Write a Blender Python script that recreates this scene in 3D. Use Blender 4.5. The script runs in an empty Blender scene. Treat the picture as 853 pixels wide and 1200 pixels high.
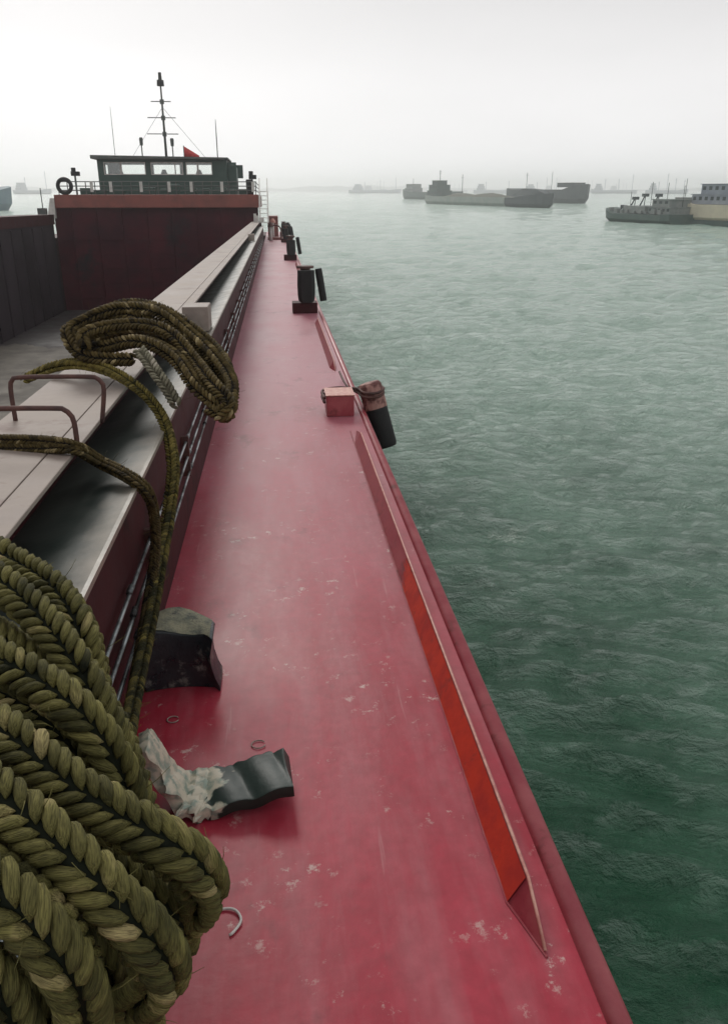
import bpy, math, random
import numpy as np
from mathutils import Vector, Matrix
random.seed(7)
sc = bpy.context.scene
R_ = math.radians
COL = sc.collection

# ------------------------------------------------------------------ camera, world, sun
F, W, H = 940.0, 853.0, 1200.0
PITCH, YAW, TRIM = R_(21.9), R_(-5.92), R_(-0.857)
EYE_SEA = 6.0                       # eye height over the water
TILT = Matrix.Rotation(TRIM, 4, 'X')
EYE = Vector((0, 0, 2.4))           # in the barge's own frame (deck z = 0, +Y towards the stern)
EYEW = TILT @ EYE
SEA = EYEW.z - EYE_SEA
cam = bpy.data.cameras.new('camera'); camo = bpy.data.objects.new('camera', cam); COL.objects.link(camo)
cam.sensor_fit = 'VERTICAL'; cam.sensor_height = 24; cam.lens = F/H*24
cam.clip_start = .05; cam.clip_end = 20000
camo.location = EYEW; camo.rotation_euler = (R_(90)-PITCH, 0, YAW)
sc.camera = camo
CR = camo.rotation_euler.to_matrix()

SUN_EL, SUN_AZ = R_(34), R_(-12)     # azimuth clockwise from +Y
w = bpy.data.worlds.new('World'); sc.world = w; w.use_nodes = True
nt = w.node_tree; nt.nodes.clear()
def N(t, ty, **kw):
    n = t.nodes.new(ty)
    for k, v in kw.items(): setattr(n, k, v)
    return n
out = N(nt, 'ShaderNodeOutputWorld'); bg = N(nt, 'ShaderNodeBackground')
sky = N(nt, 'ShaderNodeTexSky', sky_type='NISHITA', sun_disc=False)
sky.sun_elevation = SUN_EL; sky.sun_rotation = SUN_AZ; sky.dust_density = 6; sky.air_density = 1.5; sky.ozone_density = .5
hsv = N(nt, 'ShaderNodeHueSaturation'); hsv.inputs['Saturation'].default_value = .12
tc = N(nt, 'ShaderNodeTexCoord')
mp = N(nt, 'ShaderNodeMapping'); mp.inputs['Scale'].default_value = (1.2, 1.2, 4)
nz = N(nt, 'ShaderNodeTexNoise'); nz.inputs['Scale'].default_value = 1.6; nz.inputs['Detail'].default_value = 3
rp = N(nt, 'ShaderNodeValToRGB')
rp.color_ramp.elements[0].position = .2; rp.color_ramp.elements[0].color = (6.0, 5.95, 6.0, 1)
rp.color_ramp.elements[1].position = .85; rp.color_ramp.elements[1].color = (7.3, 7.2, 7.25, 1)
mx = N(nt, 'ShaderNodeMixRGB'); mx.inputs[0].default_value = .94
nt.links.new(sky.outputs[0], hsv.inputs['Color']); nt.links.new(hsv.outputs[0], mx.inputs[1])
nt.links.new(tc.outputs['Generated'], mp.inputs[0]); nt.links.new(mp.outputs[0], nz.inputs[0]); nt.links.new(nz.outputs[0], rp.inputs[0])
nt.links.new(rp.outputs[0], mx.inputs[2]); sz = N(nt, 'ShaderNodeSeparateXYZ'); nt.links.new(tc.outputs['Generated'], sz.inputs[0])
gr = N(nt, 'ShaderNodeMapRange'); gr.inputs[1].default_value = 0; gr.inputs[2].default_value = .22; gr.inputs[3].default_value = 1.30; gr.inputs[4].default_value = .80; nt.links.new(sz.outputs[2], gr.inputs[0])
vs_ = N(nt, 'ShaderNodeVectorMath', operation='SCALE'); nt.links.new(mx.outputs[0], vs_.inputs[0]); nt.links.new(gr.outputs[0], vs_.inputs['Scale']); nt.links.new(vs_.outputs[0], bg.inputs[0]); nt.links.new(bg.outputs[0], out.inputs[0])
bg.inputs[1].default_value = .10
sl = bpy.data.lights.new('sun', 'SUN'); sl.energy = 0.95; sl.angle = R_(20); sl.color = (1, .96, .9)
so = bpy.data.objects.new('sun', sl); COL.objects.link(so)
so.rotation_euler = Vector((-math.sin(SUN_AZ)*math.cos(SUN_EL), -math.cos(SUN_AZ)*math.cos(SUN_EL), -math.sin(SUN_EL))).to_track_quat('-Z', 'Y').to_euler()
sc.view_settings.view_transform = 'Standard'; sc.view_settings.look = 'None'
sc.view_settings.exposure = 0.36; sc.view_settings.gamma = 1
sc.cycles.volume_bounces = 10; sc.cycles.max_bounces = 14
sc.render.resolution_x = 727; sc.render.resolution_y = 1024

# ------------------------------------------------------------------ where a direction from the eye meets a plane
def wdir(px, py): return CR @ Vector(((px-W/2)/F, -(py-H/2)/F, -1))
def sdir(px, py): return TILT.to_3x3().inverted() @ wdir(px, py)
def onZ(px, py, z): d = sdir(px, py); return EYE + d*((z-EYE.z)/d.z)
def onY(px, py, y): d = sdir(px, py); return EYE + d*(y/d.y)
def onX(px, py, x): d = sdir(px, py); return EYE + d*(x/d.x)
def atD(px, py, dep): return EYE + sdir(px, py)*dep
def onSea(px, py): d = wdir(px, py); return EYEW + d*((SEA-EYEW.z)/d.z)
def wY(px, py, y): d = wdir(px, py); return EYEW + d*((y-EYEW.y)/d.y)

# ------------------------------------------------------------------ materials
def mat(name, c1, c2=None, scale=3.0, rough=.6, rough2=None, bump=.1, metal=0., detail=6, c3=None, s3=1.0, lo=.4, hi=.65, stretch=(1,1,1), dist=.01, spec=.5):
    m = bpy.data.materials.new(name); m.use_nodes = True; t = m.node_tree
    b = t.nodes['Principled BSDF']; L = t.links
    b.inputs['Metallic'].default_value = metal; b.inputs['Specular IOR Level'].default_value = spec
    tc = N(t, 'ShaderNodeTexCoord'); mp = N(t, 'ShaderNodeMapping'); mp.inputs['Scale'].default_value = stretch
    L.new(tc.outputs['Object'], mp.inputs[0])
    nz = N(t, 'ShaderNodeTexNoise'); nz.inputs['Scale'].default_value = scale; nz.inputs['Detail'].default_value = detail; nz.inputs['Roughness'].default_value = .62
    L.new(mp.outputs[0], nz.inputs[0])
    mr = N(t, 'ShaderNodeMapRange'); mr.inputs[1].default_value = lo; mr.inputs[2].default_value = hi; L.new(nz.outputs[0], mr.inputs[0])
    mix = N(t, 'ShaderNodeMixRGB'); mix.inputs[1].default_value = (*c1, 1); mix.inputs[2].default_value = (*(c2 or c1), 1); L.new(mr.outputs[0], mix.inputs[0])
    col = mix.outputs[0]
    if c3:
        n3 = N(t, 'ShaderNodeTexNoise'); n3.inputs['Scale'].default_value = s3; n3.inputs['Detail'].default_value = 8; n3.inputs['Roughness'].default_value = .7
        L.new(tc.outputs['Object'], n3.inputs[0])
        r3 = N(t, 'ShaderNodeMapRange'); r3.inputs[1].default_value = .56; r3.inputs[2].default_value = .66; L.new(n3.outputs[0], r3.inputs[0])
        m3 = N(t, 'ShaderNodeMixRGB'); m3.inputs[2].default_value = (*c3, 1); L.new(col, m3.inputs[1]); L.new(r3.outputs[0], m3.inputs[0]); col = m3.outputs[0]
    L.new(col, b.inputs['Base Color'])
    rr = N(t, 'ShaderNodeMapRange'); rr.inputs[1].default_value = .3; rr.inputs[2].default_value = .7
    rr.inputs[3].default_value = rough; rr.inputs[4].default_value = rough2 if rough2 is not None else rough
    L.new(nz.outputs[0], rr.inputs[0]); L.new(rr.outputs[0], b.inputs['Roughness'])
    if bump:
        nb = N(t, 'ShaderNodeTexNoise'); nb.inputs['Scale'].default_value = scale*6; nb.inputs['Detail'].default_value = 5; L.new(mp.outputs[0], nb.inputs[0])
        bp = N(t, 'ShaderNodeBump'); bp.inputs['Strength'].default_value = bump; bp.inputs['Distance'].default_value = dist
        L.new(nb.outputs[0], bp.inputs['Height']); L.new(bp.outputs[0], b.inputs['Normal'])
    return m

def deck_material():
    m = bpy.data.materials.new('deck_paint'); m.use_nodes = True; t = m.node_tree; L = t.links; b = t.nodes['Principled BSDF']
    tc = N(t, 'ShaderNodeTexCoord')
    def noise(s, d=6, st=(1,1,1), r=.6):
        mp = N(t, 'ShaderNodeMapping'); mp.inputs['Scale'].default_value = st; L.new(tc.outputs['Object'], mp.inputs[0])
        n = N(t, 'ShaderNodeTexNoise'); n.inputs['Scale'].default_value = s; n.inputs['Detail'].default_value = d; n.inputs['Roughness'].default_value = r
        L.new(mp.outputs[0], n.inputs[0]); return n.outputs[0]
    def rng(s, a, b_, c=0, d=1):
        r = N(t, 'ShaderNodeMapRange'); r.inputs[1].default_value = a; r.inputs[2].default_value = b_; r.inputs[3].default_value = c; r.inputs[4].default_value = d
        L.new(s, r.inputs[0]); return r.outputs[0]
    def mix(f, a, c, bl='MIX'):
        x = N(t, 'ShaderNodeMixRGB', blend_type=bl)
        if isinstance(f, float): x.inputs[0].default_value = f
        else: L.new(f, x.inputs[0])
        for i, q in ((1, a), (2, c)):
            if isinstance(q, tuple): x.inputs[i].default_value = (*q, 1)
            else: L.new(q, x.inputs[i])
        return x.outputs[0]
    big = noise(.9, 5, (1, .6, 1)); fine = noise(14, 8); streak = noise(5, 6, (1, .16, 1)); spk = noise(9, 10, (1, 1, 1), .75)
    c = mix(rng(big, .38, .62), DECK_A, DECK_B)
    c = mix(rng(streak, .42, .72, 0, .6), c, (.40, .15, .17))
    c = mix(rng(fine, .35, .7, 0, .35), c, (.17, .018, .026))
    wear = N(t, 'ShaderNodeMath', operation='MULTIPLY'); L.new(rng(spk, .575, .68), wear.inputs[0]); L.new(rng(noise(1.6, 3), .47, .6), wear.inputs[1])
    c = mix(wear.outputs[0], c, (.55, .36, .33))
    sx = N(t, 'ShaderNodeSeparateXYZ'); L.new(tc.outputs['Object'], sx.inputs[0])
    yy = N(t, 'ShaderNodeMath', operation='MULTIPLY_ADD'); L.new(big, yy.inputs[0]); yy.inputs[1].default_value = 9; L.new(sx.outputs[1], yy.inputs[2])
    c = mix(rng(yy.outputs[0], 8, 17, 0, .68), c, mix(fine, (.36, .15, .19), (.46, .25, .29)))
    c = mix(wear.outputs[0], c, (.50, .36, .33))
    grm = N(t, 'ShaderNodeMath', operation='MULTIPLY'); L.new(rng(noise(3.1, 9, (1, .7, 1), .7), .54, .66, 0, .55), grm.inputs[0]); L.new(rng(noise(.8, 2), .45, .6), grm.inputs[1])
    c = mix(grm.outputs[0], c, (.10, .02, .025))
    scr = mix(rng(noise(26, 4, (1, .05, 1), .5), .68, .74, 0, .2), c, (.52, .30, .30)); c = scr
    L.new(c, b.inputs['Base Color'])
    L.new(rng(big, .3, .7, .32, .5), b.inputs['Roughness'])
    b.inputs['Specular IOR Level'].default_value = .30
    bp = N(t, 'ShaderNodeBump'); bp.inputs['Strength'].default_value = .22; bp.inputs['Distance'].default_value = .005
    ad = N(t, 'ShaderNodeMath', operation='ADD'); L.new(fine, ad.inputs[0]); L.new(rng(noise(2.2, 3), 0, 1, 0, 2.5), ad.inputs[1])
    L.new(ad.outputs[0], bp.inputs['Height']); L.new(bp.outputs[0], b.inputs['Normal'])
    return m
DECK_A, DECK_B = (.31, .014, .032), (.43, .036, .064)

def rope_material(name, a, b_, c):
    m = bpy.data.materials.new(name); m.use_nodes = True; t = m.node_tree; L = t.links; b = t.nodes['Principled BSDF']
    at = N(t, 'ShaderNodeAttribute', attribute_name='tint')
    rp = N(t, 'ShaderNodeValToRGB'); e = rp.color_ramp.elements
    e[0].position = 0; e[0].color = (*a, 1); e[1].position = .72; e[1].color = (*b_, 1); x = e.new(.95); x.color = (*c, 1)
    tc = N(t, 'ShaderNodeTexCoord'); n = N(t, 'ShaderNodeTexNoise'); n.inputs['Scale'].default_value = 9; n.inputs['Detail'].default_value = 8; L.new(tc.outputs['Object'], n.inputs[0])
    ad = N(t, 'ShaderNodeMath', operation='MULTIPLY_ADD'); L.new(n.outputs[0], ad.inputs[0]); ad.inputs[1].default_value = 1.1
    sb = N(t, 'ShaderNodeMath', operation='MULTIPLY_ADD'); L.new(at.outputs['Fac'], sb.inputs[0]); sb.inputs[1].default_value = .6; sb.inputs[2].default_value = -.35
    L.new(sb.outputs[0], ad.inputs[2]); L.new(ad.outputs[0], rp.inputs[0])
    L.new(rp.outputs[0], b.inputs['Base Color']); b.inputs['Roughness'].default_value = .8; b.inputs['Specular IOR Level'].default_value = .25
    n2 = N(t, 'ShaderNodeTexNoise'); n2.inputs['Scale'].default_value = 2.4; n2.inputs['Detail'].default_value = 5
    fa_ = N(t, 'ShaderNodeAttribute', attribute_name='fibre'); L.new(fa_.outputs['Vector'], n2.inputs[0])
    dk = N(t, 'ShaderNodeMapRange'); dk.inputs[1].default_value = .3; dk.inputs[2].default_value = .6; dk.inputs[3].default_value = .4; dk.inputs[4].default_value = 1.2; L.new(n2.outputs[0], dk.inputs[0])
    vm = N(t, 'ShaderNodeVectorMath', operation='SCALE'); L.new(rp.outputs[0], vm.inputs[0]); L.new(dk.outputs[0], vm.inputs['Scale']); L.new(vm.outputs[0], b.inputs['Base Color'])
    bp = N(t, 'ShaderNodeBump'); bp.inputs['Strength'].default_value = 1.0; bp.inputs['Distance'].default_value = .006
    L.new(n2.outputs[0], bp.inputs['Height']); L.new(bp.outputs[0], b.inputs['Normal'])
    return m

M = {}
def ledge_material():
    m = mat('ledge_recess_shade', (.028, .040, .035), (.055, .065, .056), 3, .35, .6, .15)
    t = m.node_tree; L = t.links; b = t.nodes['Principled BSDF']; old = b.inputs['Base Color'].links[0].from_socket
    tc = N(t, 'ShaderNodeTexCoord'); sx = N(t, 'ShaderNodeSeparateXYZ'); L.new(tc.outputs['Object'], sx.inputs[0])
    n = N(t, 'ShaderNodeTexNoise'); n.inputs['Scale'].default_value = 5; n.inputs['Detail'].default_value = 7; L.new(tc.outputs['Object'], n.inputs[0])
    a = N(t, 'ShaderNodeMath', operation='MULTIPLY_ADD'); L.new(n.outputs[0], a.inputs[0]); a.inputs[1].default_value = .22; L.new(sx.outputs[0], a.inputs[2])
    r_ = N(t, 'ShaderNodeMapRange'); r_.inputs[1].default_value = -.74; r_.inputs[2].default_value = -.58; L.new(a.outputs[0], r_.inputs[0])
    x = N(t, 'ShaderNodeMixRGB'); L.new(r_.outputs[0], x.inputs[0]); L.new(old, x.inputs[1]); x.inputs[2].default_value = (.25, .22, .18, 1)  # recess shade painted in: dark inner side, pale worn strip at the outer edge
    L.new(x.outputs[0], b.inputs['Base Color']); return m
M['deck'] = deck_material()
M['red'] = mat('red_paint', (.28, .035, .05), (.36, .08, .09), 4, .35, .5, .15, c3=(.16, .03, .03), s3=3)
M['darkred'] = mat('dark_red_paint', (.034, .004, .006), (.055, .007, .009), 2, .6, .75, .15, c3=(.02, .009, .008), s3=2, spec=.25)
M['holdwall'] = mat('hold_wall', (.075, .005, .014), (.04, .004, .011), .35, .7, .8, .1, c3=(.02, .012, .016), s3=.25, spec=.15)
M['holdside'] = mat('hold_side_wall', (.02, .014, .018), (.045, .034, .042), .25, .7, .8, .1, spec=.2)
M['holdfloor'] = mat('hold_floor', (.14, .125, .10), (.08, .07, .06), .8, .7, .9, .1)
M['holddark'] = mat('hold_dark', (.02, .018, .018), (.04, .03, .03), .8, .5, .9, .1)
M['orange'] = mat('orange_primer', (.52, .036, .013), (.38, .022, .014), 7, .45, .55, .1, c3=(.30, .03, .02), s3=9)
M['brown'] = mat('brown_band', (.24, .06, .045), (.16, .045, .035), 1, .5, .6, .1)
M['plate'] = mat('coaming_top_paint', (.23, .185, .16), (.34, .285, .245), 1.6, .55, .75, .25, c3=(.17, .11, .09), s3=1.7)
M['ledge'] = mat('ledge_paint', (.24, .25, .23), (.34, .32, .29), 3, .5, .7, .12, c3=(.14, .13, .12), s3=3)
M['edge'] = mat('worn_edge', (.60, .33, .26), (.45, .15, .13), 20, .45, .5, .1)
M['rust'] = mat('rusty_steel', (.11, .045, .035), (.06, .03, .028), 12, .6, .8, .3)
M['black'] = mat('black_rubber', (.012, .012, .013), (.022, .022, .022), 8, .55, .8, .2, spec=.3)
M['wet_rubber'] = mat('wet_rubber', (.010, .018, .022), (.02, .03, .035), 12, .22, .5, .25, spec=.6, c3=(.16, .17, .15), s3=9)
M['greenrub'] = mat('green_black_rubber', (.008, .022, .018), (.016, .03, .024), 10, .35, .6, .25)
M['steel'] = mat('bright_pipe', (.30, .34, .35), (.03, .03, .03), 3, .28, .5, .05, metal=.7, lo=.42, hi=.58)
M['green'] = mat('dark_green_paint', (.018, .055, .045), (.03, .07, .055), 2, .45, .6, .05)
M['greyg'] = mat('dark_grey_green', (.06, .075, .07), (.1, .1, .09), 3, .6, .7, .05)
M['white'] = mat('white_paint', (.62, .60, .56), (.45, .42, .40), 3, .5, .6, .05)
M['flag'] = mat('flag_red', (.6, .05, .05), (.5, .04, .05), 4, .8, .8, 0)
M['rope'] = rope_material('old_olive_rope', (.006, .009, .003), (.20, .18, .058), (.46, .37, .18))
M['yrope'] = rope_material('yellow_rope', (.025, .025, .008), (.27, .215, .055), (.42, .34, .15))
M['brope'] = rope_material('brown_rope', (.007, .005, .003), (.14, .10, .034), (.48, .38, .2))
M['grope'] = rope_material('grey_rope', (.10, .09, .06), (.30, .28, .20), (.5, .45, .36))
M['core'] = mat('rope_core', (.012, .013, .006), (.02, .02, .009), 30, .9, .9, .2)
M['dusty'] = mat('dusty_worn_rubber', (.26, .25, .17), (.10, .11, .09), 14, .8, .9, .5, c3=(.03, .035, .04), s3=11)
M['log'] = mat('fender_top', (.38, .20, .17), (.13, .045, .04), 9, .6, .8, .4, lo=.45, hi=.55)

def glass_mat():
    m = bpy.data.materials.new('window_glass'); m.use_nodes = True; t = m.node_tree; t.nodes.clear()
    o = N(t, 'ShaderNodeOutputMaterial'); tr = N(t, 'ShaderNodeBsdfTransparent'); tr.inputs[0].default_value = (.95, .98, .96, 1)
    gl = N(t, 'ShaderNodeBsdfGlossy'); gl.inputs['Roughness'].default_value = .05; mx = N(t, 'ShaderNodeMixShader'); mx.inputs[0].default_value = .12
    t.links.new(tr.outputs[0], mx.inputs[1]); t.links.new(gl.outputs[0], mx.inputs[2]); t.links.new(mx.outputs[0], o.inputs[0]); return m
M['glass'] = glass_mat()

# ------------------------------------------------------------------ mesh helpers
class MB:
    def __init__(s): s.v = []; s.f = []; s.t = []; s.u = {}
    def add(s, vs, fs, tint=.5):
        o = len(s.v); s.v += [tuple(v) for v in vs]; s.f += [tuple(i+o for i in f) for f in fs]; s.t += [tint]*len(vs); return s
    def box(s, x0, x1, y0, y1, z0, z1):
        return s.add([(x0,y0,z0),(x1,y0,z0),(x1,y1,z0),(x0,y1,z0),(x0,y0,z1),(x1,y0,z1),(x1,y1,z1),(x0,y1,z1)],
                     [(0,3,2,1),(4,5,6,7),(0,1,5,4),(1,2,6,5),(2,3,7,6),(3,0,4,7)])
    def tube(s, pts, r, n=10, cap=True):
        pts = [Vector(p) for p in pts]; fr = frames(pts); vs = []; fs = []
        rs = r if isinstance(r, (list, tuple)) else [r]*len(pts)
        for p, (T, A, B), rr in zip(pts, fr, rs):
            for k in range(n):
                a = 2*math.pi*k/n; vs.append(p + (A*math.cos(a)+B*math.sin(a))*rr)
        for i in range(len(pts)-1):
            for k in range(n):
                fs.append((i*n+k, i*n+(k+1)%n, (i+1)*n+(k+1)%n, (i+1)*n+k))
        if cap: fs.append(tuple(range(n-1, -1, -1))); fs.append(tuple((len(pts)-1)*n+k for k in range(n)))
        return s.add(vs, fs)
    def prism(s, prof, y0, y1):      # prof: list of (x, z), extruded along Y
        n = len(prof); vs = [(x, y0, z) for x, z in prof] + [(x, y1, z) for x, z in prof]
        fs = [(i, (i+1)%n, n+(i+1)%n, n+i) for i in range(n)] + [tuple(range(n-1, -1, -1)), tuple(range(n, 2*n))]
        return s.add(vs, fs)
    def loft(s, rings, close=True, caps=True):
        n = len(rings[0]); vs = [p for r in rings for p in r]; fs = []
        for i in range(len(rings)-1):
            for k in range(n if close else n-1):
                fs.append((i*n+k, i*n+(k+1)%n, (i+1)*n+(k+1)%n, (i+1)*n+k))
        if caps and close: fs.append(tuple(range(n-1, -1, -1))); fs.append(tuple((len(rings)-1)*n+k for k in range(n)))
        return s.add(vs, fs)
    def build(s, name, m, parent=None, smooth=False, bevel=0, world=False):
        me = bpy.data.meshes.new(name); me.from_pydata(s.v, [], s.f); me.validate(); me.update()
        o = bpy.data.objects.new(name, me); COL.objects.link(o)
        at = me.attributes.new('tint', 'FLOAT', 'POINT')
        if len(s.t) == len(me.vertices): at.data.foreach_set('value', s.t)
        if s.u:
            ar = np.zeros((len(me.vertices), 3))
            for k_, q_ in s.u.items(): ar[k_:k_+len(q_)] = q_
            me.attributes.new('fibre', 'FLOAT_VECTOR', 'POINT').data.foreach_set('vector', ar.ravel())
        for mm in (m if isinstance(m, list) else [m]): me.materials.append(mm)
        import bmesh
        bm = bmesh.new(); bm.from_mesh(me); bmesh.ops.recalc_face_normals(bm, faces=bm.faces); bm.to_mesh(me); bm.free()
        if smooth: me.polygons.foreach_set('use_smooth', [True]*len(me.polygons))
        if bevel:
            b = o.modifiers.new('bevel', 'BEVEL'); b.width = bevel; b.segments = 2; b.limit_method = 'ANGLE'; b.angle_limit = R_(40)
        if parent: o.parent = parent
        return o

def frames(pts):
    out = []; up = Vector((0, 0, 1)); A = None
    for i, p in enumerate(pts):
        T = (pts[min(i+1, len(pts)-1)] - pts[max(i-1, 0)]).normalized()
        if A is None:
            A = up - T*up.dot(T)
            if A.length < .1: A = Vector((1, 0, 0)) - T*T.x
        else: A = A - T*A.dot(T)
        A.normalize(); out.append((T, A.copy(), T.cross(A)))
    return out
def smooth_path(P, step):
    P = [Vector(p) for p in P]; Q = [P[0]*2-P[1]] + P + [P[-1]*2-P[-2]]; dense = []
    for i in range(1, len(Q)-2):
        a, b, c, d = Q[i-1:i+3]
        for k in range(24):
            t = k/24; dense.append(.5*((2*b) + (c-a)*t + (2*a-5*b+4*c-d)*t*t + (-a+3*b-3*c+d)*t**3))
    dense.append(P[-1]); res = [dense[0]]; acc = 0
    for i in range(1, len(dense)):
        seg = (dense[i]-dense[i-1]).length; pos = 0
        while acc + (seg-pos) >= step:
            pos += step-acc; acc = 0; res.append(dense[i-1].lerp(dense[i], pos/seg))
        acc += seg-pos
    return res

SHIPTOP = []   # top-level things standing on the barge: carried along by its trim
def tag(o, label=None, cat=None, group=None, kind=None):
    if label: o['label'] = label
    if cat: o['category'] = cat
    if group: o['group'] = group
    if kind: o['kind'] = kind
    return o
def empty(name, loc=(0,0,0)):
    o = bpy.data.objects.new(name, None); COL.objects.link(o); o.location = loc; return o

def plait(mb, P, R, rnd, lod=1, phase=None, low_shade=0):
    """eight strand plaited rope: four columns of slanting strand humps round a core"""
    step = .55*R; pts = smooth_path(P, step)
    if len(pts) < 3: return
    fr = frames(pts); L = step*(len(pts)-1)
    core = MB(); core.tube(pts, [R*.50]*(len(pts)-1)+[R*.4], 10); mb.add(core.v, core.f, -1.2)  # core tinted near black: shade between the strands painted in
    mid = len(pts)//2; ve = (EYE-pts[mid]).normalized(); ph = math.atan2(ve.dot(fr[mid][2]), ve.dot(fr[mid][1])) + math.pi/4 + rnd.uniform(-.15, .15)
    nu, nc = (7, 8) if lod else (5, 5)
    def surf(s, phi, rad):
        x = max(0, min(len(pts)-1.001, s/step)); i = int(x); t = x-i
        p = pts[i].lerp(pts[i+1], t); T, A, B = fr[i]; T2, A2, B2 = fr[i+1]
        a = A.lerp(A2, t); b = B.lerp(B2, t); return p + (a*math.cos(phi)+b*math.sin(phi))*rad + T*(s-x*step)
    drift = rnd.uniform(-.02, .02)/R
    for i in range(len(pts)):
        for k in range(4):
            s0 = i*step + (k % 2)*step*.5 + rnd.uniform(-.07, .07)*R; phi0 = ph + k*math.pi/2 + s0*drift
            be = (1 if k % 2 else -1)*R_(48+rnd.uniform(-4, 4)); sw = rnd.uniform(.88, 1.1)
            hl, hw, hh = .78*R*rnd.uniform(.9, 1.1), .235*R*sw, .33*R*sw
            vs = []; fs = []; fb_ = []; seed_ = rnd.random()*40
            for a in range(nu):
                u = -1+2*a/(nu-1); wdt = math.sqrt(max(0, 1-u*u))**.6 if abs(u) < 1 else 0
                wdt = max(wdt, .12)
                for c in range(nc):
                    th = 2*math.pi*c/nc; cx = math.cos(th)*hw*wdt; cz = math.sin(th)*hh*wdt
                    al = u*hl
                    ds = al*math.cos(be) - cx*math.sin(be); dc = al*math.sin(be) + cx*math.cos(be)
                    rad = R*.66 + cz - .10*R*u*u
                    vs.append(surf(s0+ds, phi0+dc/(R*.82), rad)); fb_.append((math.cos(th)*3.2*wdt, u*.7+seed_, math.sin(th)*3.2*wdt+seed_))
            for a in range(nu-1):
                for c in range(nc): fs.append((a*nc+c, a*nc+(c+1)%nc, (a+1)*nc+(c+1)%nc, (a+1)*nc+c))
            fs.append(tuple(range(nc-1, -1, -1))); fs.append(tuple((nu-1)*nc+c for c in range(nc)))
            mb.u[len(mb.v)] = fb_; mb.add(vs, fs, min(1, max(-.3, rnd.gauss(.5, .25) - low_shade*min(1, max(0, 1.2-pts[i].z)*1.6))))  # lower lengths darkened by height: shade beside the coaming painted in

# ------------------------------------------------------------------ THE BARGE
Y0, YB, YS = -5.0, 55.0, 78.0        # bow end of what is built, hold bulkhead, stern
barge = empty('cargo_barge', (0, 0, 0))
tag(barge, 'red decked cargo barge with open hold and green wheelhouse, filling the left foreground', 'barge')
ZT, ZL = 1.32, 1.13                  # coaming top, outer ledge
# deck plating and hull
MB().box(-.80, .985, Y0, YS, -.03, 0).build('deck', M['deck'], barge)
hull = MB()
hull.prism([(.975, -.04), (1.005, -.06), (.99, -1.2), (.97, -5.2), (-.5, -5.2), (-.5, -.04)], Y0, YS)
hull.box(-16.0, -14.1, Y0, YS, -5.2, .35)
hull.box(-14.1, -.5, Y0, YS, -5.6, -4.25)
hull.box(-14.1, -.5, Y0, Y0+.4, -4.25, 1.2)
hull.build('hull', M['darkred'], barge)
g = MB(); g.tube([(.975, Y0, -.02), (.975, 20, -.02), (.975, YS, -.02)], .046, 16); g.build('gunwale', M['red'], barge, smooth=True)
# side walls of the hold + coaming
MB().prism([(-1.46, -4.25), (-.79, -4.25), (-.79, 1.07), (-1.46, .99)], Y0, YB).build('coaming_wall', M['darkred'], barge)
c = MB(); c.prism([(-1.44, 1.0), (-1.22, 1.0), (-.72, ZL-.028), (-.71, ZL-.028), (-.708, ZL), (-.725, ZL+.002), (-1.22, 1.03), (-1.44, 1.03)], Y0, YB-2)
c.build('coaming_ledge', ledge_material(), barge)
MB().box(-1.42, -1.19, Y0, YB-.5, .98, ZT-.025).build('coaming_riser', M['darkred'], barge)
ys = [Y0, -1.2, 5.4, 11.5, 17.5, 23.5, 29.5, 35.5, 41.5, 47.5, YB-.1]
for a, b in zip(ys, ys[1:]):
    for xa, xb in ((-1.505, -1.094), (-1.088, -.975)): MB().box(xa, xb, a+.004, b-.004, ZT-.022, ZT).build('coaming_top_plate', M['plate'], barge, bevel=.004)
# bracket box across the recess
bk = onZ(232, 385, ZT)
MB().box(-1.01, -.74, 8.75, 9.15, ZL+.004, ZT+.07).build('bracket_box', M['plate'], barge, bevel=.01)
MB().box(-1.01, -.78, 30.9, 31.2, ZL+.004, ZT+.05).build('bracket_box', M['plate'], barge, bevel=.01)
# pipes along the coaming side
random.seed(3)
for zz, xx, gaps in ((.68, -.755, 1), (.56, -.75, 0), (.44, -.745, 0)):
    p = MB(); y = -1.0
    p.tube([(xx, -2, zz), (xx, 3.2, zz-.01), (xx, 9, zz), (xx, 30, zz), (xx, 50, zz)], .011, 8)
    for yy in np.arange(.8, 50, 1.35): p.tube([(xx, yy, zz), (xx, yy+.07, zz)], .017, 8)
    p.build('pipe', M['steel'], barge, smooth=True)
for yy in np.arange(.4, 50, 1.9): MB().box(-.79, -.735, yy, yy+.03, .40, .72).build('pipe_clamp', M['rust'], barge)
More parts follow.
